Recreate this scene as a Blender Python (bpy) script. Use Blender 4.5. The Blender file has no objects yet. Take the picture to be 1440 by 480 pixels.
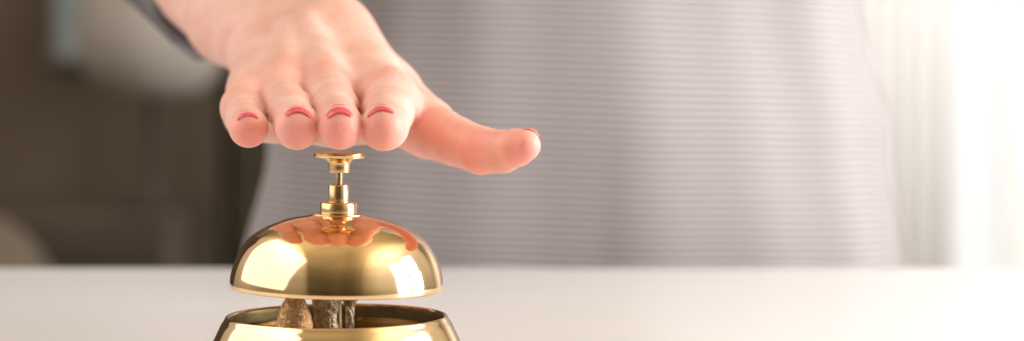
import bpy, bmesh, math, random
import numpy as np
from mathutils import Vector, Matrix
random.seed(7)
SC = bpy.context.scene
COL = SC.collection

# ------------------------------------------------------------------ camera
CAM_D, CAM_H, PX, YH = 0.75, 0.106, 0.000252, 100.0     # metres; metres per photo pixel at the bell; horizon row
cam = bpy.data.cameras.new('camera'); cam_o = bpy.data.objects.new('camera', cam); COL.objects.link(cam_o)
cam_o.location = (0, -CAM_D, CAM_H); cam_o.rotation_euler = (math.radians(90), 0, 0)
cam.sensor_width = 36; cam.lens = 36 * CAM_D / (1440 * PX)
cam.shift_y = -(240 - YH) / 1440
cam.clip_start = 0.02; cam.clip_end = 60
cam.dof.use_dof = True; cam.dof.focus_distance = CAM_D - 0.004; cam.dof.aperture_fstop = 6.1
SC.camera = cam_o

# ------------------------------------------------------------------ world: warm gradient made for the brass reflections, plus added overhead fill
w = bpy.data.worlds.new("World"); SC.world = w; w.use_nodes = True
nt = w.node_tree; N = nt.nodes; bg = N['Background']
tc = N.new('ShaderNodeTexCoord')
def wn(kind, **kw):
    q = N.new(kind)
    for k, v in kw.items(): setattr(q, k, v)
    return q
sep = wn('ShaderNodeSeparateXYZ'); nt.links.new(tc.outputs['Generated'], sep.inputs[0])
rx = wn('ShaderNodeMapRange'); rx.inputs['From Min'].default_value = -1; nt.links.new(sep.outputs['X'], rx.inputs['Value'])
cr = wn('ShaderNodeValToRGB'); e = cr.color_ramp.elements          # side to side: bright ends, dim middle, shaped for the dome's reflections
e[0].position = 0; e[0].color = (.85, .78, .70, 1); e[1].position = 1; e[1].color = (1, .96, .90, 1)
for pos, c in ((.24, (.60, .53, .44)), (.275, (.42, .36, .25)), (.29, (.19, .16, .105)), (.44, (.17, .14, .09)), (.56, (.16, .13, .08)), (.62, (.13, .105, .065)), (.68, (.14, .115, .07)), (.74, (.22, .19, .125)), (.80, (.55, .48, .35)), (.88, (.9, .84, .74))):
    k = e.new(pos); k.color = (*c, 1)
nt.links.new(rx.outputs[0], cr.inputs['Fac'])
cu = wn('ShaderNodeValToRGB'); e = cu.color_ramp.elements          # dark below, strong overhead fill added for counter and hand
e[0].position = .40; e[0].color = (.35, .30, .25, 1); e[1].position = .97; e[1].color = (7.0, 6.9, 6.9, 1)
k = e.new(.78); k.color = (1.9, 1.85, 1.8, 1)
k = e.new(.56); k.color = (.70, .68, .62, 1); k = e.new(.70); k.color = (1.1, 1.1, 1.1, 1)
rz = wn('ShaderNodeMapRange'); rz.inputs['From Min'].default_value = -1; nt.links.new(sep.outputs['Z'], rz.inputs['Value'])
nt.links.new(rz.outputs[0], cu.inputs['Fac'])
mu = wn('ShaderNodeMix', data_type='RGBA', blend_type='MULTIPLY'); mu.inputs[0].default_value = 1
nt.links.new(cr.outputs[0], mu.inputs[6]); nt.links.new(cu.outputs[0], mu.inputs[7])
nw = wn('ShaderNodeTexNoise'); nw.inputs['Scale'].default_value = 1.1; nw.inputs['Detail'].default_value = 0; nt.links.new(tc.outputs['Generated'], nw.inputs['Vector'])
nr = wn('ShaderNodeMapRange'); nr.inputs['From Min'].default_value = .35; nr.inputs['From Max'].default_value = .65; nr.inputs['To Min'].default_value = .7; nr.inputs['To Max'].default_value = 1.2
nt.links.new(nw.outputs['Fac'], nr.inputs['Value'])
m2 = wn('ShaderNodeVectorMath', operation='SCALE')
nt.links.new(mu.outputs[2], m2.inputs[0]); nt.links.new(nr.outputs[0], m2.inputs['Scale'])
nt.links.new(m2.outputs[0], bg.inputs['Color'])
bg.inputs['Strength'].default_value = 0.80

# ------------------------------------------------------------------ lamps
def area(name, loc, target, sx, sy, watts, col=(1, .97, .93)):
    l = bpy.data.lights.new(name, 'AREA'); l.shape = 'RECTANGLE'; l.size = sx; l.size_y = sy
    l.energy = watts; l.color = col
    o = bpy.data.objects.new(name, l); COL.objects.link(o); o.location = loc
    o.rotation_euler = (Vector(target) - Vector(loc)).to_track_quat('-Z', 'Y').to_euler()
    return o
area('softbox_left', (-.74, -.06, .47), (-.06, -.02, .10), 1.15, .78, 4.5, (.97, .97, 1))  # unseen large softbox, mirrored on the left of the dome
for i in (-1, 1):                     # four panes of the tall window on the right
    for j in (-1, 1):
        area('window_light_pane', (.90, .04 + i*.175, .33 + j*.165), (-.10, .04 + i*.175 + .20, .33 + j*.165 - .24), .30, .29, 4.2, (.965, .98, 1))
area('wall_fill_left', (-.9, 1.9, 1.5), (-1.1, 3.2, .1), 1.2, .8, 8, (1, .90, .78))  # added fill for the far left wall and cabinet
area('wall_fill_right', (1.5, 2.4, .62), (1.2, 3.6, -.45), 2.0, .6, 34, (1, .985, .97))  # added fill that brightens the white wall and curtain

SC.view_settings.view_transform = 'Standard'; SC.view_settings.look = 'None'
SC.view_settings.exposure = 0; SC.view_settings.gamma = 1
SC.render.engine = 'CYCLES'
SC.cycles.use_denoising = True
SC.cycles.max_bounces = 8; SC.cycles.sample_clamp_indirect = 6

# ------------------------------------------------------------------ helpers
def P(px, py, d):
    """world point that stands d metres in front of the lens at a measured place of the photograph"""
    s = PX * d / CAM_D
    return Vector(((px - 720) * s, d - CAM_D, CAM_H - (py - YH) * s))

def mat(name, col, rough=.5, metal=0, **kw):
    m = bpy.data.materials.new(name); m.use_nodes = True
    b = m.node_tree.nodes['Principled BSDF']
    b.inputs['Base Color'].default_value = (*col, 1); b.inputs['Roughness'].default_value = rough
    b.inputs['Metallic'].default_value = metal
    for k, v in kw.items(): b.inputs[k].default_value = v
    return m

def noise_mat(name, c0, c1, scale, rough=.5, metal=0, bump=0, bscale=None, dist=.001, rvar=0, **kw):
    m = mat(name, c0, rough, metal, **kw); t = m.node_tree; n = t.nodes; b = n['Principled BSDF']
    co = n.new('ShaderNodeTexCoord')
    z = n.new('ShaderNodeTexNoise'); z.inputs['Scale'].default_value = scale; z.inputs['Detail'].default_value = 5
    r = n.new('ShaderNodeValToRGB'); r.color_ramp.elements[0].color = (*c0, 1); r.color_ramp.elements[1].color = (*c1, 1)
    r.color_ramp.elements[0].position = .35; r.color_ramp.elements[1].position = .65
    t.links.new(co.outputs['Object'], z.inputs['Vector']); t.links.new(z.outputs['Fac'], r.inputs['Fac'])
    t.links.new(r.outputs[0], b.inputs['Base Color'])
    if rvar:
        mr = n.new('ShaderNodeMapRange'); mr.inputs['To Min'].default_value = rough; mr.inputs['To Max'].default_value = rough + rvar
        mr.inputs['From Min'].default_value = .35; mr.inputs['From Max'].default_value = .7
        t.links.new(z.outputs['Fac'], mr.inputs['Value']); t.links.new(mr.outputs[0], b.inputs['Roughness'])
    if bump:
        z2 = n.new('ShaderNodeTexNoise'); z2.inputs['Scale'].default_value = bscale or scale; z2.inputs['Detail'].default_value = 4
        t.links.new(co.outputs['Object'], z2.inputs['Vector'])
        bp = n.new('ShaderNodeBump'); bp.inputs['Strength'].default_value = bump; bp.inputs['Distance'].default_value = dist
        t.links.new(z2.outputs['Fac'], bp.inputs['Height']); t.links.new(bp.outputs[0], b.inputs['Normal'])
    return m

def link(name, me, m=None, parent=None, smooth=True, loc=None):
    o = bpy.data.objects.new(name, me); COL.objects.link(o)
    if m: me.materials.append(m)
    if smooth:
        for p in me.polygons: p.use_smooth = True
    if parent: o.parent = parent
    if loc is not None: o.location = loc
    return o

def bm_obj(name, bm, m=None, parent=None, smooth=False, loc=None):
    me = bpy.data.meshes.new(name); bmesh.ops.recalc_face_normals(bm, faces=bm.faces); bm.to_mesh(me); bm.free()
    return link(name, me, m, parent, smooth, loc)

def tag(o, label, cat, group=None):
    o['label'] = label; o['category'] = cat
    if group: o['group'] = group
    return o

def struct(o): o['kind'] = 'structure'; return o

def empty(name, loc, label, cat, group=None):
    o = bpy.data.objects.new(name, None); COL.objects.link(o); o.location = loc; o.empty_display_size = .02
    return tag(o, label, cat, group)

def box_bm(x0, x1, y0, y1, z0, z1, bev=0, seg=2, bm=None):
    b = bmesh.new()
    bmesh.ops.create_cube(b, size=1)
    for v in b.verts: v.co = Vector(((x0 + x1)/2 + v.co.x*(x1 - x0), (y0 + y1)/2 + v.co.y*(y1 - y0), (z0 + z1)/2 + v.co.z*(z1 - z0)))
    if bev: bmesh.ops.bevel(b, geom=b.edges[:], offset=bev, segments=seg, affect='EDGES', profile=.5)
    if bm is None: return b
    me = bpy.data.meshes.new('t'); b.to_mesh(me); b.free(); bm.from_mesh(me); bpy.data.meshes.remove(me)
    return bm

def lathe(profile, seg=96, M=None, closed=False):
    """profile: (r, z) list in metres"""
    bm = bmesh.new(); rings = []
    for r, z in profile:
        if r < 1e-7: rings.append([bm.verts.new((0, 0, z))])
        else: rings.append([bm.verts.new((r*math.cos(2*math.pi*k/seg), r*math.sin(2*math.pi*k/seg), z)) for k in range(seg)])
    pairs = list(zip(rings, rings[1:])) + ([(rings[-1], rings[0])] if closed else [])
    for a, b in pairs:
        for k in range(seg):
            k2 = (k + 1) % seg
            if len(a) == 1 and len(b) == 1: continue
            if len(a) == 1: bm.faces.new((a[0], b[k], b[k2]))
            elif len(b) == 1: bm.faces.new((a[k], b[0], a[k2]))
            else: bm.faces.new((a[k], b[k], b[k2], a[k2]))
    if M is not None: bm.transform(M)
    return bm

def catmull(pts, n=6):
    out = []
    for i in range(len(pts) - 1):
        p0 = pts[max(i-1, 0)]; p1 = pts[i]; p2 = pts[i+1]; p3 = pts[min(i+2, len(pts)-1)]
        for k in range(n):
            t = k/n
            out.append(tuple(.5*((2*b) + (-a + c)*t + (2*a - 5*b + 4*c - d)*t*t + (-a + 3*b - 3*c + d)*t**3)
                             for a, b, c, d in zip(p0, p1, p2, p3)))
    out.append(tuple(pts[-1])); return out

def sharp(o, ang=35):
    me = o.data
    bm = bmesh.new(); bm.from_mesh(me)
    for e in bm.edges:
        if len(e.link_faces) == 2 and e.calc_face_angle(0) > math.radians(ang): e.smooth = False
    bm.to_mesh(me); bm.free()

# ================================================================== SETTING
BACK = 3.6     # y of the far wall
M_wall = noise_mat('brown_wall_paint', (.165, .125, .09), (.125, .094, .068), 1.2, .8)
M_white = noise_mat('white_wall_paint', (.82, .81, .79), (.78, .77, .75), 2, .7)
M_floor = noise_mat('wood_floor', (.20, .14, .09), (.14, .095, .06), 3, .45)
struct(bm_obj('floor', box_bm(-4, 4, -3, BACK + .1, -1.0, -.95), M_floor))
bw = empty('back_wall', (0, BACK, -.95), 'far wall, dark brown on the left and white on the right', 'wall'); struct(bw)
del bw['label'], bw['category']
bm_obj('dark_wall_panel', box_bm(-3.2, -.28, 0, .1, 0, 3.2), M_wall, bw)
bm_obj('white_wall_panel', box_bm(-.277, 3.2, 0, .1, 0, 3.2), M_white, bw)

# far things on the left, well out of focus -----------------------------------
cab = empty('cabinet', (-1.10, 3.0, -.95), 'dark brown wooden cabinet out of focus against the far left wall', 'cabinet')
M_cab = noise_mat('dark_cabinet_wood', (.060, .046, .034), (.085, .066, .048), 4, .5)
bm_obj('carcass', box_bm(-.82, .50, 0, .45, 0, .80, .01), M_cab, cab)
M_door = noise_mat('dark_door_wood', (.068, .052, .036), (.05, .038, .027), 5, .5)
M_knob = mat('dull_knob_metal', (.3, .26, .2), .4, 1)
for k in range(3):
    x = -.80 + k*.433
    d = bm_obj('door', box_bm(x + .006, x + .425, -.022, -.001, .05, .76, .006), M_door, cab)
    bm = bmesh.new(); bmesh.ops.create_uvsphere(bm, u_segments=12, v_segments=8, radius=.014)
    for v in bm.verts: v.co += Vector((x + .38, -.036, .42))
    bm_obj('knob', bm, M_knob, d, True)
# things standing on the cabinet
def Q(px, py, d): return P(px, py, d)
pl = Q(208, 0, 3.9)
lamp = empty('table_lamp', (pl.x, 3.2, -.15), 'round pale grey table lamp blurred behind the forearm', 'lamp')
M_shade = noise_mat('grey_linen_shade', (.50, .455, .43), (.42, .38, .355), 8, .8)
M_cer = mat('brown_ceramic', (.05, .038, .028), .6)
bm_obj('lamp_shade', lathe(catmull([(.02, .52), (.08, .50), (.125, .42), (.14, .33), (.125, .26), (.09, .22), (.05, .205)], 4) , 40), M_shade, lamp, True)
bm_obj('lamp_base', lathe(catmull([(0, .0), (.06, .002), (.06, .012), (.012, .03), (.012, .12), (.012, .19), (.012, .24), (.012, .42), (0, .42)], 3), 32), M_cer, lamp, True)
pb = Q(130, 40, 3.9)
pb = Q(104, 40, 4.3)
pic = empty('picture', (pb.x, BACK, .30), 'small pale blue framed picture blurred at the top left of the far wall', 'picture')
pf = bmesh.new()
for a in ((-.055, .055, -.025, -.001, -.18, -.165), (-.055, .055, -.025, -.001, .265, .28), (-.055, -.043, -.026, -.002, -.165, .265), (.043, .055, -.026, -.002, -.165, .265)): box_bm(*a, bm=pf)
bm_obj('frame', pf, mat('grey_frame', (.22, .2, .18), .5), pic)
bm_obj('canvas', box_bm(-.043, .043, -.015, -.003, -.165, .265), noise_mat('pale_blue_paint', (.44, .54, .58), (.34, .43, .48), 9, .7), pic)
pt = Q(30, 300, 3.6)
M_tan = noise_mat('woven_cane', (.13, .10, .072), (.11, .083, .06), 30, .8)
tag(bm_obj('basket', lathe(catmull([(0, 0), (.17, .0), (.20, .06), (.235, .40), (.225, .66), (.17, .80), (.09, .86), (0, .875)], 4), 48), M_tan, None, True, (pt.x - .10, 2.66, -.985)),
    'round tan lidded basket blurred low at the left edge', 'basket')
pc = Q(365, 0, 3.9)
def pleated(name, x, y, z0, z1, half, amp, waves, m, label, cat):
    bm = bmesh.new(); n = 160; rows = []
    for z in (z0, z1):
        rows.append([bm.verts.new((x - half + 2*half*i/n, y + amp*math.sin(i/n*waves*2*math.pi) + amp*.4*math.sin(i/n*waves*3.1), z)) for i in range(n + 1)])
    for i in range(n): bm.faces.new((rows[0][i], rows[0][i+1], rows[1][i+1], rows[1][i]))
    r = bmesh.ops.extrude_face_region(bm, geom=bm.faces[:])
    for v in r['geom']:
        if isinstance(v, bmesh.types.BMVert): v.co.y += .004
    return tag(bm_obj(name, bm, m, None, True), label, cat)
pleated('olive_curtain', pc.x, 3.30, -.949, 1.9, .10, .02, 5, noise_mat('olive_cloth', (.15, .125, .08), (.12, .10, .065), 9, .9),
        'narrow olive curtain hanging between the dark wall and the striped top', 'curtain')

# window in the white part of the wall ------------------------------------------
wl = Q(1120, 0, 4.35).x; wr = Q(1720, 0, 4.35).x
win = empty('window', ((wl + wr)/2, BACK, .1), 'bright white framed window out of focus at the right edge', 'window')
M_frame = mat('white_frame_paint', (.8, .79, .77), .5)
hw = (wr - wl)/2
fb = bmesh.new()
for a in ((-hw, hw, -.05, 0, -.9, -.84), (-hw, hw, -.05, 0, 1.24, 1.3), (-hw, -hw + .06, -.052, -.002, -.84, 1.24), (hw - .06, hw, -.052, -.002, -.84, 1.24)):
    box_bm(*a, bm=fb)
bm_obj('frame', fb, M_frame, win)
M_day = bpy.data.materials.new('daylight_pane'); M_day.use_nodes = True
b = M_day.node_tree.nodes['Principled BSDF']; b.inputs['Base Color'].default_value = (.15, .15, .15, 1)
b.inputs['Emission Color'].default_value = (1, .985, .975, 1); b.inputs['Emission Strength'].default_value = .80
bm_obj('pane', box_bm(-hw + .062, hw - .062, -.02, -.01, -.838, 1.238), M_day, win)
bm_obj('mullion', box_bm(-.02, .02, -.046, -.022, -.838, 1.238), M_frame, win)
voile = noise_mat('white_voile', (.90, .89, .88), (.88, .87, .86), 9, .9)
vt = voile.node_tree; tr_ = vt.nodes.new('ShaderNodeBsdfTranslucent'); tr_.inputs['Color'].default_value = (.95, .94, .93, 1)
mxs = vt.nodes.new('ShaderNodeMixShader'); mxs.inputs[0].default_value = .35
vt.links.new(vt.nodes['Principled BSDF'].outputs[0], mxs.inputs[1]); vt.links.new(tr_.outputs[0], mxs.inputs[2]); vt.links.new(mxs.outputs[0], vt.nodes['Material Output'].inputs['Surface'])
pleated('sheer_curtain', Q(1262, 0, 4.2).x, 3.45, -.949, 1.9, .11, .006, 6, voile,
        'white curtain gathered beside the bright window', 'curtain')

# ================================================================== COUNTER
TE = 1.147 - CAM_D
ct = empty('counter', (0, 0, -.95), 'plain white counter the bell stands on', 'counter')
M_top = noise_mat('white_laminate', (.755, .738, .745), (.73, .712, .72), 7, .33, 0, .04, 600, .0002)
bm_obj('countertop', box_bm(-1.4, 1.5, -.62, TE, .91, .95, .009, 4), M_top, ct, True)
sharp(ct.children[0], 50)
bm_obj('front_panel', box_bm(-1.36, 1.46, -.50, TE - .12, 0, .909), noise_mat('white_panel', (.7, .68, .66), (.66, .64, .62), 3, .5), ct)

# ================================================================== BELL
BX = (473.5 - 720) * PX
bell = empty('service_bell', (BX, 0, 0), 'polished brass service bell on the white counter under the reaching hand', 'bell')
p = PX
def zz(y): return CAM_H - (y - YH) * p
M_brass = noise_mat('polished_brass', (.90, .635, .36), (.87, .605, .33), 40, .075, 1, .004, 70, .001, .03)
M_brassd = noise_mat('satin_brass', (.82, .56, .28), (.68, .45, .20), 220, .16, 1, .10, 900, .0002, .12)
M_inner = noise_mat('dark_inner_brass', (.30, .22, .10), (.18, .125, .055), 90, .40, .8, .3, 400, .0005, .2)  # darker, browner brass for the base hollow and spindle
M_cast = noise_mat('rough_cast_bronze', (.98, .60, .28), (.62, .33, .13), 700, .33, .65, .9, 1400, .0005, .2)
M_castg = noise_mat('rough_cast_iron', (.85, .63, .38), (.44, .30, .16), 600, .33, .6, 1.0, 1200, .0007, .2)
M_steel = noise_mat('brass_screw', (.70, .60, .42), (.5, .4, .26), 300, .25, 1)

# base: flared skirt with a rolled lip and a hollow inside
outer = catmull([(189, 520.6), (191, 517), (190.5, 512), (186, 502), (178, 487), (170, 471), (163, 457), (158, 449), (155.8, 445), (154, 443.6), (151.5, 444.2), (149.8, 446.5)], 5)
inner = catmull([(149.8, 446.5), (149.5, 452), (150.5, 468), (156, 486), (164, 500), (168, 506)], 4)[1:]
prof = [(r*p, zz(y)) for r, y in outer + inner] + [(0, zz(507))]
prof = [(0, .0006)] + [(.187*.25, .0002)] + [(r, max(z, .0003)) for r, z in prof]
base = bm_obj('base', lathe(prof, 160), M_brass, bell, True); sharp(base, 60)
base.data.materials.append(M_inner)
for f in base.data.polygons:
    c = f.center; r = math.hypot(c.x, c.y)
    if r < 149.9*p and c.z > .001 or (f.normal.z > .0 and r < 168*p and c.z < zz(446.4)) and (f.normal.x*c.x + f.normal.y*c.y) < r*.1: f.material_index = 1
# tilt of the dome and plunger about the rim centre
piv = Matrix.Translation((0, 0, zz(405)))
TILT = piv @ Matrix.Rotation(math.radians(1.25), 4, 'Y') @ piv.inverted()
dome_o = [(0, 300.5), (20, 300.2), (35, 300.6), (37, 301.8), (40, 302.8), (62, 307), (85, 313.5), (101, 320.2), (113, 327.5), (122, 334.5), (130, 343.5), (136, 353), (141.5, 364.5), (146, 377.5), (149, 391), (150, 400), (149.8, 404)]
do = catmull(dome_o, 6)
rim = [(149.3, 405.6), (148, 406), (146.6, 405.4)]
di = [(146, 403), (145, 391), (142, 378), (137.5, 366), (132, 355), (126, 346), (118, 337.5), (108, 330), (96, 324), (80, 318.5), (55, 313), (20, 309), (0, 308.5)]
dome = bm_obj('dome', lathe([(r*p, zz(y)) for r, y in do + rim + di], 192, TILT), M_brass, bell, True)
# collar, sleeve, screw and push button, all turned brass
collar = bm_obj('collar', lathe([(r*p, zz(y)) for r, y in [(0, 301.2), (24.6, 301.2), (25.6, 300.4), (25.8, 299), (25.8, 286), (25, 284.8), (24, 284.2), (15, 283.8), (0, 283.8)]], 72, TILT), M_brassd, bell, True); sharp(collar, 40)
sleeve = bm_obj('sleeve', lathe([(r*p, zz(y)) for r, y in [(0, 284.2), (15.2, 284.2), (15.2, 282.2), (14.4, 281.5), (14.4, 261.5), (13.6, 260), (12, 259.4), (6, 259.2), (0, 259.2)]], 64, TILT), M_brassd, bell, True); sharp(sleeve, 40)
sp = [(0, 262)]; yy = 262
while yy > 241:
    sp += [(5.6, yy), (5.6, yy - .5), (4.5, yy - 1.1), (4.5, yy - 1.5)]; yy -= 2.1
sp += [(0, yy)]
screw = bm_obj('screw', lathe([(r*p, zz(y)) for r, y in sp], 40, TILT), M_steel, bell, True); sharp(screw, 25)
btn = catmull([(14.8, 241.5), (15, 238), (15, 231), (16.2, 227.5), (19, 225), (23, 223.6), (28, 222.8)], 4)
btn = [(0, 243), (13.4, 243), (14.4, 242.6)] + btn + [(34, 222.3), (35.2, 221.6), (35.8, 219.5), (36, 216.5), (35.7, 215.3), (34.8, 214.8), (20, 214.5), (0, 214.4)]
button = bm_obj('push_button', lathe([(r*p, zz(y)) for r, y in btn], 96, TILT), M_brassd, bell, True); sharp(button, 40)

# rough cast posts of the striking mechanism inside the base
def post(name, px, d, rings, m, ang=0, sq=1, rough=.00022):
    """rings: (half width px, photo row)"""
    bm = bmesh.new(); seg = 64; s = PX*d/CAM_D
    c = P(px, 100, d); rr = []
    pts = catmull(rings, 6); rnd = random.Random(px)
    ph = [rnd.random()*6 for _ in range(12)]
    for (r, y) in pts:
        z = CAM_H - (y - YH)*s; ring = []
        for k in range(seg):
            a = 2*math.pi*k/seg
            n = sum(math.sin(a*(3 + 2*i) + ph[i] + z*(900 + 500*i))*.5**(i*.5) for i in range(5))*rough*.35
            R = r*s + n
            ring.append(bm.verts.new((c.x - BX + R*math.cos(a), c.y + R*sq*math.sin(a), z)))
        rr.append(ring)
    for a, b in zip(rr, rr[1:]):
        for k in range(seg): bm.faces.new((a[k], a[(k+1) % seg], b[(k+1) % seg], b[k]))
    bm.faces.new(rr[0]); bm.faces.new(rr[-1])
    return bm_obj(name, bm, m, bell, True)
post('hammer', 414, .738, [(8, 396), (10, 408), (12.5, 418), (17.5, 428), (22, 440), (25.5, 453), (26.5, 464), (24, 478), (20, 492), (18, 505)], M_cast, sq=.8)
post('support_post', 458, .742, [(16, 386), (18, 404), (19.5, 418), (18, 432), (16, 444), (16.5, 454), (19, 466), (24, 480), (26, 505)], M_castg, sq=.6)
post('pivot_post', 492, .782, [(16, 385), (17, 400), (16, 410), (13, 419), (9, 426), (6.5, 432), (6, 445), (6, 465)], M_castg, sq=.6)
post('spindle', 474, .750, [(6, 311), (6, 400), (7, 440), (9, 505)], M_inner, rough=0)

# ================================================================== PERSON
person = empty('person', (.03, .55, -.95), 'person in striped grey top behind the counter, one hand reaching for the bell', 'person')
PL = Vector(person.location)
H = .0008                                   # voxel of the hand
lo = np.array([-.194, -.042, .055]); hi = np.array([.024, .298, .190])
n3 = np.ceil((hi - lo)/H).astype(int)
F = np.full(n3, 1.0, np.float32)
def grid(a, b, r, m):
    i0 = np.maximum(((np.minimum(a, b) - r - m - lo)/H).astype(int), 0)
    i1 = np.minimum(((np.maximum(a, b) + r + m - lo)/H).astype(int) + 2, n3)
    sl = tuple(slice(int(x), int(y)) for x, y in zip(i0, i1))
    ax = [(lo[k] + H*np.arange(i0[k], i1[k])).astype(np.float32) for k in range(3)]
    return sl, ax
def rcone(ax, a, b, ra, rb, flat=None):
    X = ax[0][:, None, None]; Y = ax[1][None, :, None]; Z = ax[2][None, None, :]
    d = b - a; L2 = float(d @ d)
    t = ((X - a[0])*d[0] + (Y - a[1])*d[1] + (Z - a[2])*d[2])/max(L2, 1e-12)
    t = np.clip(t, 0, 1)
    q = np.sqrt((X - a[0] - t*d[0])**2 + (Y - a[1] - t*d[1])**2 + (Z - a[2] - t*d[2])**2)
    return q - (ra + (rb - ra)*t)
def smin(a, b, k):
    h = np.clip(.5 + .5*(b - a)/k, 0, 1)
    return b + (a - b)*h - k*h*(1 - h)
def J(px, py, d, r): return (np.array(P(px, py, d - .020)), r/1000*(d - .020)/d)   # the pads, not the tips, stand over the button
def add(G, chain, k, own=None):
    for (a, ra), (b, rb) in zip(chain, chain[1:]):
        sl, ax = grid(a, b, max(ra, rb), .014)
        G[sl] = smin(G[sl], rcone(ax, a, b, ra, rb), k)

# joints as measured: photo column, row, distance (m), radius (mm)
pinky  = [J(349.5, 182.5, .7535, 5.8), J(349, 179, .765, 6.3), J(347, 168, .790, 6.6), J(345, 152, .823, 9.0)]
ring   = [J(418, 180.5, .7455, 6.95), J(417, 177, .758, 7.6), J(410, 158, .790, 7.7), J(396, 140, .832, 9.6)]
middle = [J(478, 180.5, .7430, 6.95), J(477, 175, .757, 7.6), J(471, 154, .792, 7.9), J(461, 131, .838, 10.2)]
index  = [J(539, 181, .7455, 7.3), J(541, 177, .758, 7.9), J(545, 160, .792, 8.8), J(548, 143, .832, 11.0)]
thumb  = [J(738, 205, .782, 5.9), J(726, 208, .785, 6.9), J(706, 213.5, .792, 7.9), J(677, 212, .802, 8.9), J(641, 199, .818, 9.4), J(604, 183, .840, 11.4), J(540, 138, .888, 15.5)]
wu, wr_ = J(388, 82, .905, 16.2), J(462, 56, .905, 16.2)
fu, fr_ = J(328, 28, .955, 19.0), J(377, -18, .955, 19.0)
eu, er_ = J(205, -95, 1.062, 25), J(245, -140, 1.062, 25)

palm = np.full(n3, 1.0, np.float32)
for ch in ([pinky[-1], J(368, 125, .865, 11), wu], [ring[-1], J(405, 112, .868, 12.6), J(410, 76, .905, 15)],
           [middle[-1], J(450, 105, .870, 12.6), J(435, 66, .905, 15)], [index[-1], J(512, 108, .875, 12.6), wr_],
           [J(352, 165, .838, 9.5), J(385, 125, .880, 15), wu],                 # heel of the hand, little finger side
           [J(400, 168, .835, 9), J(470, 168, .838, 9), J(545, 168, .838, 10)],     # pads under the knuckles
           [J(440, 150, .860, 12), J(480, 130, .880, 15), wr_],
           [wu, fu, eu], [wr_, fr_, er_], [J(425, 69, .905, 16.5), J(352, 5, .955, 20), J(225, -118, 1.062, 28)],
           [thumb[-1], wr_]):
    add(palm, ch, .009)
add(palm, [J(556, 154, .842, 8.5), J(598, 174, .844, 8.5)], .008)                      # web between thumb and index
tg = np.full(n3, 1.0, np.float32); add(tg, thumb, .0015); palm = smin(palm, tg, .006)
# extensor tendons and knuckle bumps
for m_, w_ in ((ring[-1], J(412, 72, .90, 1)), (middle[-1], J(438, 62, .90, 1))):
    a = m_[0] + np.array([0, .004, m_[1] - .0022]); b_ = w_[0] + np.array([0, -.015, .0098])
    add(palm, [(a, .0026), (b_, .0014)], .009)
for m_ in (middle[-1], index[-1], ring[-1]):
    q0 = m_[0] + np.array([0, .001, m_[1] - .0022]); add(palm, [(q0, .0042), (q0 + np.array([.0005, .007, .0008]), .0034)], .005)
F = palm.copy()
for fch in (pinky, ring, middle, index):
    G = palm.copy()
    fg = np.full(n3, 1.0, np.float32)
    add(fg, fch, .0025)
    # pulp of the fingertip, a little lower than the bone line
    t0, r0 = fch[0]; t1, r1 = fch[1]
    add(fg, [(t0 + np.array([0, .001, 0]), r0*.97), (t1 + np.array([0, .004, -.0006]), r1*.94)], .003)
    dr = t0 - t1; dr /= np.linalg.norm(dr)
    add(fg, [(t0 + dr*.0012 + np.array([0, 0, .0009]), r0*.80), (t0 + np.array([0, 0, .0006]), r0*.82)], .003)
    # joint swellings
    add(fg, [(fch[2][0] + np.array([0, .002, .0008]), fch[2][1]*.99), (fch[2][0] + np.array([0, -.003, .0006]), fch[2][1]*.97)], .004)
    ks = .0035
    G = smin(G, fg, ks)
    F = np.minimum(F, G)
F[0, :, :] = F[-1, :, :] = F[:, 0, :] = F[:, -1, :] = F[:, :, 0] = F[:, :, -1] = 1e-3

def surface_nets(F, lo, h):
    ins = F < 0
    c = np.zeros(tuple(s - 1 for s in F.shape), np.uint8)
    offs = [(i, j, k) for i in (0, 1) for j in (0, 1) for k in (0, 1)]
    for i, j, k in offs:
        c += ins[i:F.shape[0]-1+i, j:F.shape[1]-1+j, k:F.shape[2]-1+k]
    act = np.argwhere((c > 0) & (c < 8))
    idx = np.full(c.shape, -1, np.int32); idx[tuple(act.T)] = np.arange(len(act))
    acc = np.zeros((len(act), 3)); cnt = np.zeros(len(act))
    val = {o: F[tuple((act + o).T)].astype(float) for o in offs}
    for o in offs:
        for a in range(3):
            if o[a]: continue
            q = list(o); q[a] = 1; q = tuple(q)
            v0, v1 = val[o], val[q]; m = (v0 < 0) != (v1 < 0)
            t = np.where(m, v0/np.where(m, v0 - v1, 1), 0)
            pnt = np.array(o, float)[None].repeat(len(act), 0); pnt[:, a] += t
            acc[m] += pnt[m]; cnt[m] += 1
    V = lo + h*(act + acc/cnt[:, None])
    Q = []
    for a in range(3):
        b, cc = (a + 1) % 3, (a + 2) % 3
        s0 = [slice(None)]*3; s1 = [slice(None)]*3; s0[a] = slice(0, -1); s1[a] = slice(1, None)
        A = ins[tuple(s0)]; B = ins[tuple(s1)]
        e = np.argwhere(A != B)
        ok = (e[:, b] > 0) & (e[:, cc] > 0) & (e[:, b] < F.shape[b]-1) & (e[:, cc] < F.shape[cc]-1)
        e = e[ok]; fl = A[tuple(e.T)]
        def g(db, dc):
            f = e.copy(); f[:, b] -= db; f[:, cc] -= dc; return idx[tuple(f.T)]
        q = np.stack([g(0, 0), g(1, 0), g(1, 1), g(0, 1)], 1)
        q[~fl] = q[~fl][:, ::-1]; Q.append(q)
    return V, np.concatenate(Q)
V, Qd = surface_nets(F, lo, H)
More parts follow.
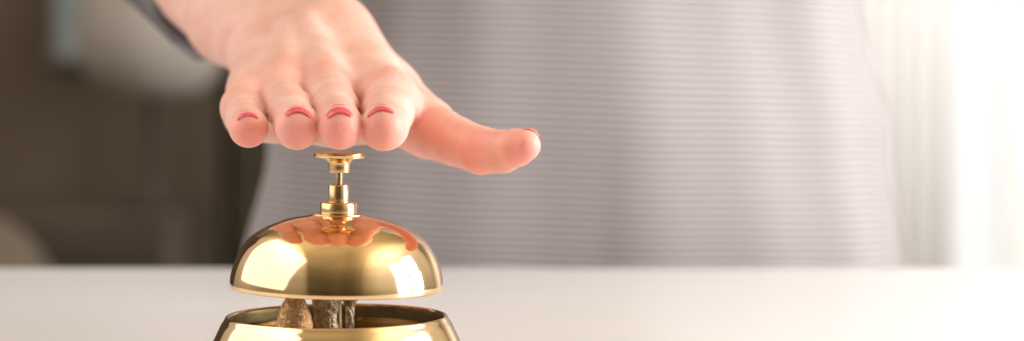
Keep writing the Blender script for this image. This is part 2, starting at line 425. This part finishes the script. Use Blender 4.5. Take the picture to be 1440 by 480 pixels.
# light smoothing
ed = np.concatenate([Qd[:, [0, 1]], Qd[:, [1, 2]], Qd[:, [2, 3]], Qd[:, [3, 0]]])
def lap(V, lam):
    s = np.zeros_like(V); n = np.zeros(len(V))
    for i, j in ((0, 1), (1, 0)):
        for k in range(3): s[:, k] += np.bincount(ed[:, i], V[ed[:, j], k], len(V))
        n += np.bincount(ed[:, i], minlength=len(V))
    return V + lam*(s/np.maximum(n, 1)[:, None] - V)
for _ in range(3): V = lap(lap(V, .5), -.45)
# skin folds over the finger joints, on the back of each finger
for fch in (pinky, ring, middle, index):
    for jt, other, amp, wl_ in ((1, 0, .0007, .0023), (2, 1, .0008, .0028)):
        c0 = fch[jt][0]; d = fch[jt+1][0] - fch[other][0]; d = d/np.linalg.norm(d)
        up = np.array([0, 0, 1.]) - d*d[2]; up /= np.linalg.norm(up)
        q = V - c0; s = q @ d; h_ = q @ up; lat = np.linalg.norm(q - s[:, None]*d - h_[:, None]*up, axis=1)
        near = (np.linalg.norm(q, axis=1) < .016) & (h_ > 0)
        wgt = np.exp(-(s/.0042)**2)*np.clip(h_/fch[jt][1], 0, 1)**1.5*near
        cz = wgt*(.5 + .5*np.cos((s + .35*lat**2/.01)/wl_*2*math.pi))
        V[:, 2] += -amp*cz
        crease = cz.copy() if 'crease' not in globals() else np.maximum(crease, cz)
# natural colouring of skin: redder pads and knuckles (a property of the skin itself)
blush = np.zeros(len(V))
for fch in (pinky, ring, middle, index):
    blush = np.maximum(blush, .95*np.exp(-np.sum((V - (fch[0][0] + np.array([.0, -.003, -.001])))**2, 1)/(2*.0062**2)))
    blush = np.maximum(blush, .42*np.exp(-np.sum((V - (fch[3][0] + np.array([.0, .002, .008])))**2, 1)/(2*.0085**2)))
    blush = np.maximum(blush, .30*np.exp(-np.sum((V - (fch[2][0] + np.array([.0, 0, .006])))**2, 1)/(2*.005**2)))
for j, wgt, sd in ((1, .75, .010), (3, .8, .012), (4, .6, .013), (5, .5, .014)):
    blush = np.maximum(blush, wgt*np.exp(-np.sum((V - thumb[j][0] + np.array([0, .006, .002]))**2, 1)/(2*sd**2)))
blush = np.maximum(blush, .55*crease)
me = bpy.data.meshes.new('body')
me.from_pydata((V - np.array(PL)).tolist(), [], Qd.tolist())
at = me.color_attributes.new('blush', 'FLOAT_COLOR', 'POINT')
at.data.foreach_set('color', np.repeat(blush, 4).astype(np.float32))

M_skin = bpy.data.materials.new('fair_skin'); M_skin.use_nodes = True
t = M_skin.node_tree; n = t.nodes; b = n['Principled BSDF']
b.inputs['Roughness'].default_value = .46; b.inputs['Subsurface Weight'].default_value = .55
b.inputs['Subsurface Radius'].default_value = (1.0, .34, .20); b.inputs['Subsurface Scale'].default_value = .0042
b.inputs['Specular IOR Level'].default_value = .4
co = n.new('ShaderNodeTexCoord')
vc = n.new('ShaderNodeVertexColor'); vc.layer_name = 'blush'
z1 = n.new('ShaderNodeTexNoise'); z1.inputs['Scale'].default_value = 60; z1.inputs['Detail'].default_value = 6; z1.inputs['Roughness'].default_value = .6
r1 = n.new('ShaderNodeValToRGB'); r1.color_ramp.elements[0].position = .35; r1.color_ramp.elements[1].position = .66
r1.color_ramp.elements[0].color = (.70, .37, .285, 1); r1.color_ramp.elements[1].color = (.80, .50, .42, 1)
mx = n.new('ShaderNodeMix'); mx.data_type = 'RGBA'
t.links.new(co.outputs['Object'], z1.inputs['Vector']); t.links.new(z1.outputs['Fac'], r1.inputs['Fac'])
t.links.new(r1.outputs[0], mx.inputs[6]); mx.inputs[7].default_value = (.90, .33, .27, 1)
t.links.new(vc.outputs['Color'], mx.inputs[0]); t.links.new(mx.outputs[2], b.inputs['Base Color'])
vo = n.new('ShaderNodeTexVoronoi'); vo.inputs['Scale'].default_value = 1500
z2 = n.new('ShaderNodeTexNoise'); z2.inputs['Scale'].default_value = 420; z2.inputs['Detail'].default_value = 5
ad = n.new('ShaderNodeMath'); ad.operation = 'ADD'
t.links.new(co.outputs['Object'], vo.inputs['Vector']); t.links.new(co.outputs['Object'], z2.inputs['Vector'])
t.links.new(vo.outputs['Distance'], ad.inputs[0]); t.links.new(z2.outputs['Fac'], ad.inputs[1])
bp = n.new('ShaderNodeBump'); bp.inputs['Strength'].default_value = .4; bp.inputs['Distance'].default_value = .00025
t.links.new(ad.outputs[0], bp.inputs['Height']); t.links.new(bp.outputs[0], b.inputs['Normal'])
body = link('body', me, M_skin, person)

# nails: curved plates on the back of each fingertip
M_nail = mat('red_nail_polish', (.94, .075, .115), .30, 0, **{'Coat Weight': .3, 'Coat Roughness': .08, 'Subsurface Weight': .25})
def nail(tip, prev, upv, wdt, fwd, length, lift=.00048):
    c, r = tip; a = c - prev[0]; a = a/np.linalg.norm(a)
    u = np.array(upv, float); u -= a*(u @ a); u /= np.linalg.norm(u); s = np.cross(a, u)
    bm = bmesh.new(); nu, nv = 18, 12; g = []
    for top in (1, 0):
        gg = []
        for i in range(nv + 1):
            v = i/nv
            row = []
            for k in range(nu + 1):
                q = -1 + 2*k/nu
                ang = q*wdt
                edge = (1 - abs(q)**4*.06)                       # rounded free edge
                L = fwd*edge*v - (length*(1 - .25*q*q))*(1 - v)   # along the finger
                # distal curve: the plate dips towards the tip
                rn = .80*r; rad = rn + lift + .00032*top
                if L > 0: rad2 = rad - r + math.sqrt(max(r*r - (L*.66)**2, 1e-9))
                else: rad2 = rad
                pnt = c + a*L + u*(r - rn) + (u*math.cos(ang) + s*math.sin(ang))*rad2
                row.append(bm.verts.new(Vector(pnt) - PL))
            gg.append(row)
        g.append(gg)
    T, B = g
    for i in range(nv):
        for k in range(nu):
            bm.faces.new((T[i][k], T[i][k+1], T[i+1][k+1], T[i+1][k])); bm.faces.new((B[i][k], B[i+1][k], B[i+1][k+1], B[i][k+1]))
    for k in range(nu):
        bm.faces.new((T[nv][k], T[nv][k+1], B[nv][k+1], B[nv][k])); bm.faces.new((T[0][k], B[0][k], B[0][k+1], T[0][k+1]))
    for i in range(nv):
        bm.faces.new((T[i][0], T[i+1][0], B[i+1][0], B[i][0])); bm.faces.new((T[i][nu], B[i][nu], B[i+1][nu], T[i+1][nu]))
    return bm_obj('fingernail', bm, M_nail, person, True)
nail(pinky[0], pinky[1], (-.08, 0, 1), .92, .0047, .008)
nail(ring[0], ring[1], (.06, 0, 1), .95, .0058, .010)
nail(middle[0], middle[1], (-.05, 0, 1), .95, .0060, .010)
nail(index[0], index[1], (-.14, 0, 1), .90, .0052, .010)
nail(thumb[0], thumb[1], (-.15, 1.1, 1), .62, .0034, .009, .0002)

# striped top ------------------------------------------------------------------
def lerp(tab, z):
    if z <= tab[0][0]: return tab[0][1:]
    for a, b_ in zip(tab, tab[1:]):
        if z <= b_[0]:
            t_ = (z - a[0])/(b_[0] - a[0]); t_ = t_*t_*(3 - 2*t_)
            return tuple(x + (y - x)*t_ for x, y in zip(a[1:], b_[1:]))
    return tab[-1][1:]
#       z,  centre x, half width, half depth, centre y
TT = [(-.35, .034, .205, .135, .565), (-.10, .034, .212, .125, .56), (-.014, .036, .203, .118, .555), (.062, .039, .189, .112, .55), (.15, .040, .172, .105, .55),
      (.24, .040, .168, .105, .555), (.34, .040, .180, .118, .555), (.42, .040, .192, .112, .565), (.47, .040, .185, .085, .575), (.505, .040, .135, .070, .58), (.525, .040, .07, .058, .585)]
bm = bmesh.new(); rings = []; seg = 220; nz = 190
rs = random.Random(3)
for i in range(nz + 1):
    z = -.35 + (.525 + .35)*i/nz
    cx, a_, b2, cy = lerp(TT, z)
    row = []
    for k in range(seg):
        th = 2*math.pi*k/seg
        ex = .86
        c_, s_ = math.cos(th), math.sin(th)
        cx_ = cx; x = a_*math.copysign(abs(c_)**ex, c_); y = b2*math.copysign(abs(s_)**ex, s_)
        # soft vertical folds hanging in the cloth
        f = -.0008*math.exp(-((cx + x - .052 - .05*(z - .03))/.006)**2)*(y < 0)*max(0, min(1, (.09 - z)/.08)) + .0016*math.sin(th*9 + 1.3 + z*3) + .0010*math.sin(th*17 + z*7 + .6) + .0016*math.sin(z*26 + th*5)
        row.append(bm.verts.new(Vector((cx + x*(1 + f/a_), cy + y*(1 + f/b2), z)) - PL))
    rings.append(row)
for r0, r1_ in zip(rings, rings[1:]):
    for k in range(seg): bm.faces.new((r0[k], r0[(k+1) % seg], r1_[(k+1) % seg], r1_[k]))
bm.faces.new(rings[0]); bm.faces.new(rings[-1])
M_str = bpy.data.materials.new('striped_jersey'); M_str.use_nodes = True
t = M_str.node_tree; n = t.nodes; b = n['Principled BSDF']; b.inputs['Roughness'].default_value = .9
b.inputs['Sheen Weight'].default_value = .25
co = n.new('ShaderNodeTexCoord'); sx = n.new('ShaderNodeSeparateXYZ')
zn = n.new('ShaderNodeTexNoise'); zn.inputs['Scale'].default_value = 7; zn.inputs['Detail'].default_value = 1
mm = n.new('ShaderNodeMath'); mm.operation = 'MULTIPLY_ADD'; mm.inputs[1].default_value = .007
sl_ = n.new('ShaderNodeMath'); sl_.operation = 'MULTIPLY_ADD'; sl_.inputs[1].default_value = .035
t.links.new(sx.outputs['X'], sl_.inputs[0]); t.links.new(sx.outputs['Z'], sl_.inputs[2])
t.links.new(co.outputs['Object'], sx.inputs[0]); t.links.new(co.outputs['Object'], zn.inputs['Vector'])
t.links.new(zn.outputs['Fac'], mm.inputs[0]); t.links.new(sl_.outputs[0], mm.inputs[2])
ml = n.new('ShaderNodeMath'); ml.operation = 'MULTIPLY'; ml.inputs[1].default_value = 2*math.pi/.00395
sn = n.new('ShaderNodeMath'); sn.operation = 'SINE'
t.links.new(mm.outputs[0], ml.inputs[0]); t.links.new(ml.outputs[0], sn.inputs[0])
rr_ = n.new('ShaderNodeValToRGB'); rr_.color_ramp.elements[0].position = .40; rr_.color_ramp.elements[1].position = .60
rr_.color_ramp.elements[0].color = (.215, .185, .185, 1); rr_.color_ramp.elements[1].color = (.47, .425, .43, 1)
ma = n.new('ShaderNodeMapRange'); ma.inputs['From Min'].default_value = -1
t.links.new(sn.outputs[0], ma.inputs['Value']); t.links.new(ma.outputs[0], rr_.inputs['Fac'])
t.links.new(rr_.outputs[0], b.inputs['Base Color'])
shirt = bm_obj('striped_top', bm, M_str, person, True)

# loose sleeve round the upper arm and elbow
def tube(path, seg=64, thick=.0015):
    bm = bmesh.new(); rows = []
    pts = [np.array(q[0]) for q in path]
    T_ = [pts[min(i+1, len(pts)-1)] - pts[max(i-1, 0)] for i in range(len(pts))]
    for (c, r, r2), d in zip(path, T_):
        d = d/np.linalg.norm(d); u = np.array([0, 0, 1.]) - d*d[2]; u /= np.linalg.norm(u); s = np.cross(d, u)
        rows.append([(c + (s*math.cos(2*math.pi*k/seg)*r + u*math.sin(2*math.pi*k/seg)*r2)*(1 + .03*math.sin(k*.6) + .02*math.sin(k*1.37 + 2))) for k in range(seg)])
    ins = [[(q - path[i][0])*(1 - thick/path[i][1]) + path[i][0] for q in row] for i, row in enumerate(rows)]
    full = ins[::-1] + rows
    vs_ = [[bm.verts.new(Vector(q) - PL) for q in row] for row in full]
    for a, b_ in zip(vs_, vs_[1:]):
        for k in range(seg): bm.faces.new((a[k], a[(k+1) % seg], b_[(k+1) % seg], b_[k]))
    return bm
def C(px, py, d): return np.array(P(px, py, d))
cuff = C(322, -10, .985); elbow = C(120, -185, 1.105)
def mid(t_): return cuff + (elbow - cuff)*t_
pathp = [(cuff, .0345, .0345), (mid(.05), .035, .035), (mid(.3), .0345, .0345), (mid(.6), .039, .038), (mid(.9), .050, .047),
         (elbow + np.array([.0, .03, .02]), .056, .052), (np.array([-.190, .44, .30]), .060, .056), (np.array([-.165, .50, .37]), .064, .062), (np.array([-.13, .555, .425]), .066, .066)]
M_slv = noise_mat('dark_grey_cloth', (.15, .135, .135), (.11, .10, .10), 60, .9)
bm_obj('sleeve', tube(pathp), M_slv, person, True)
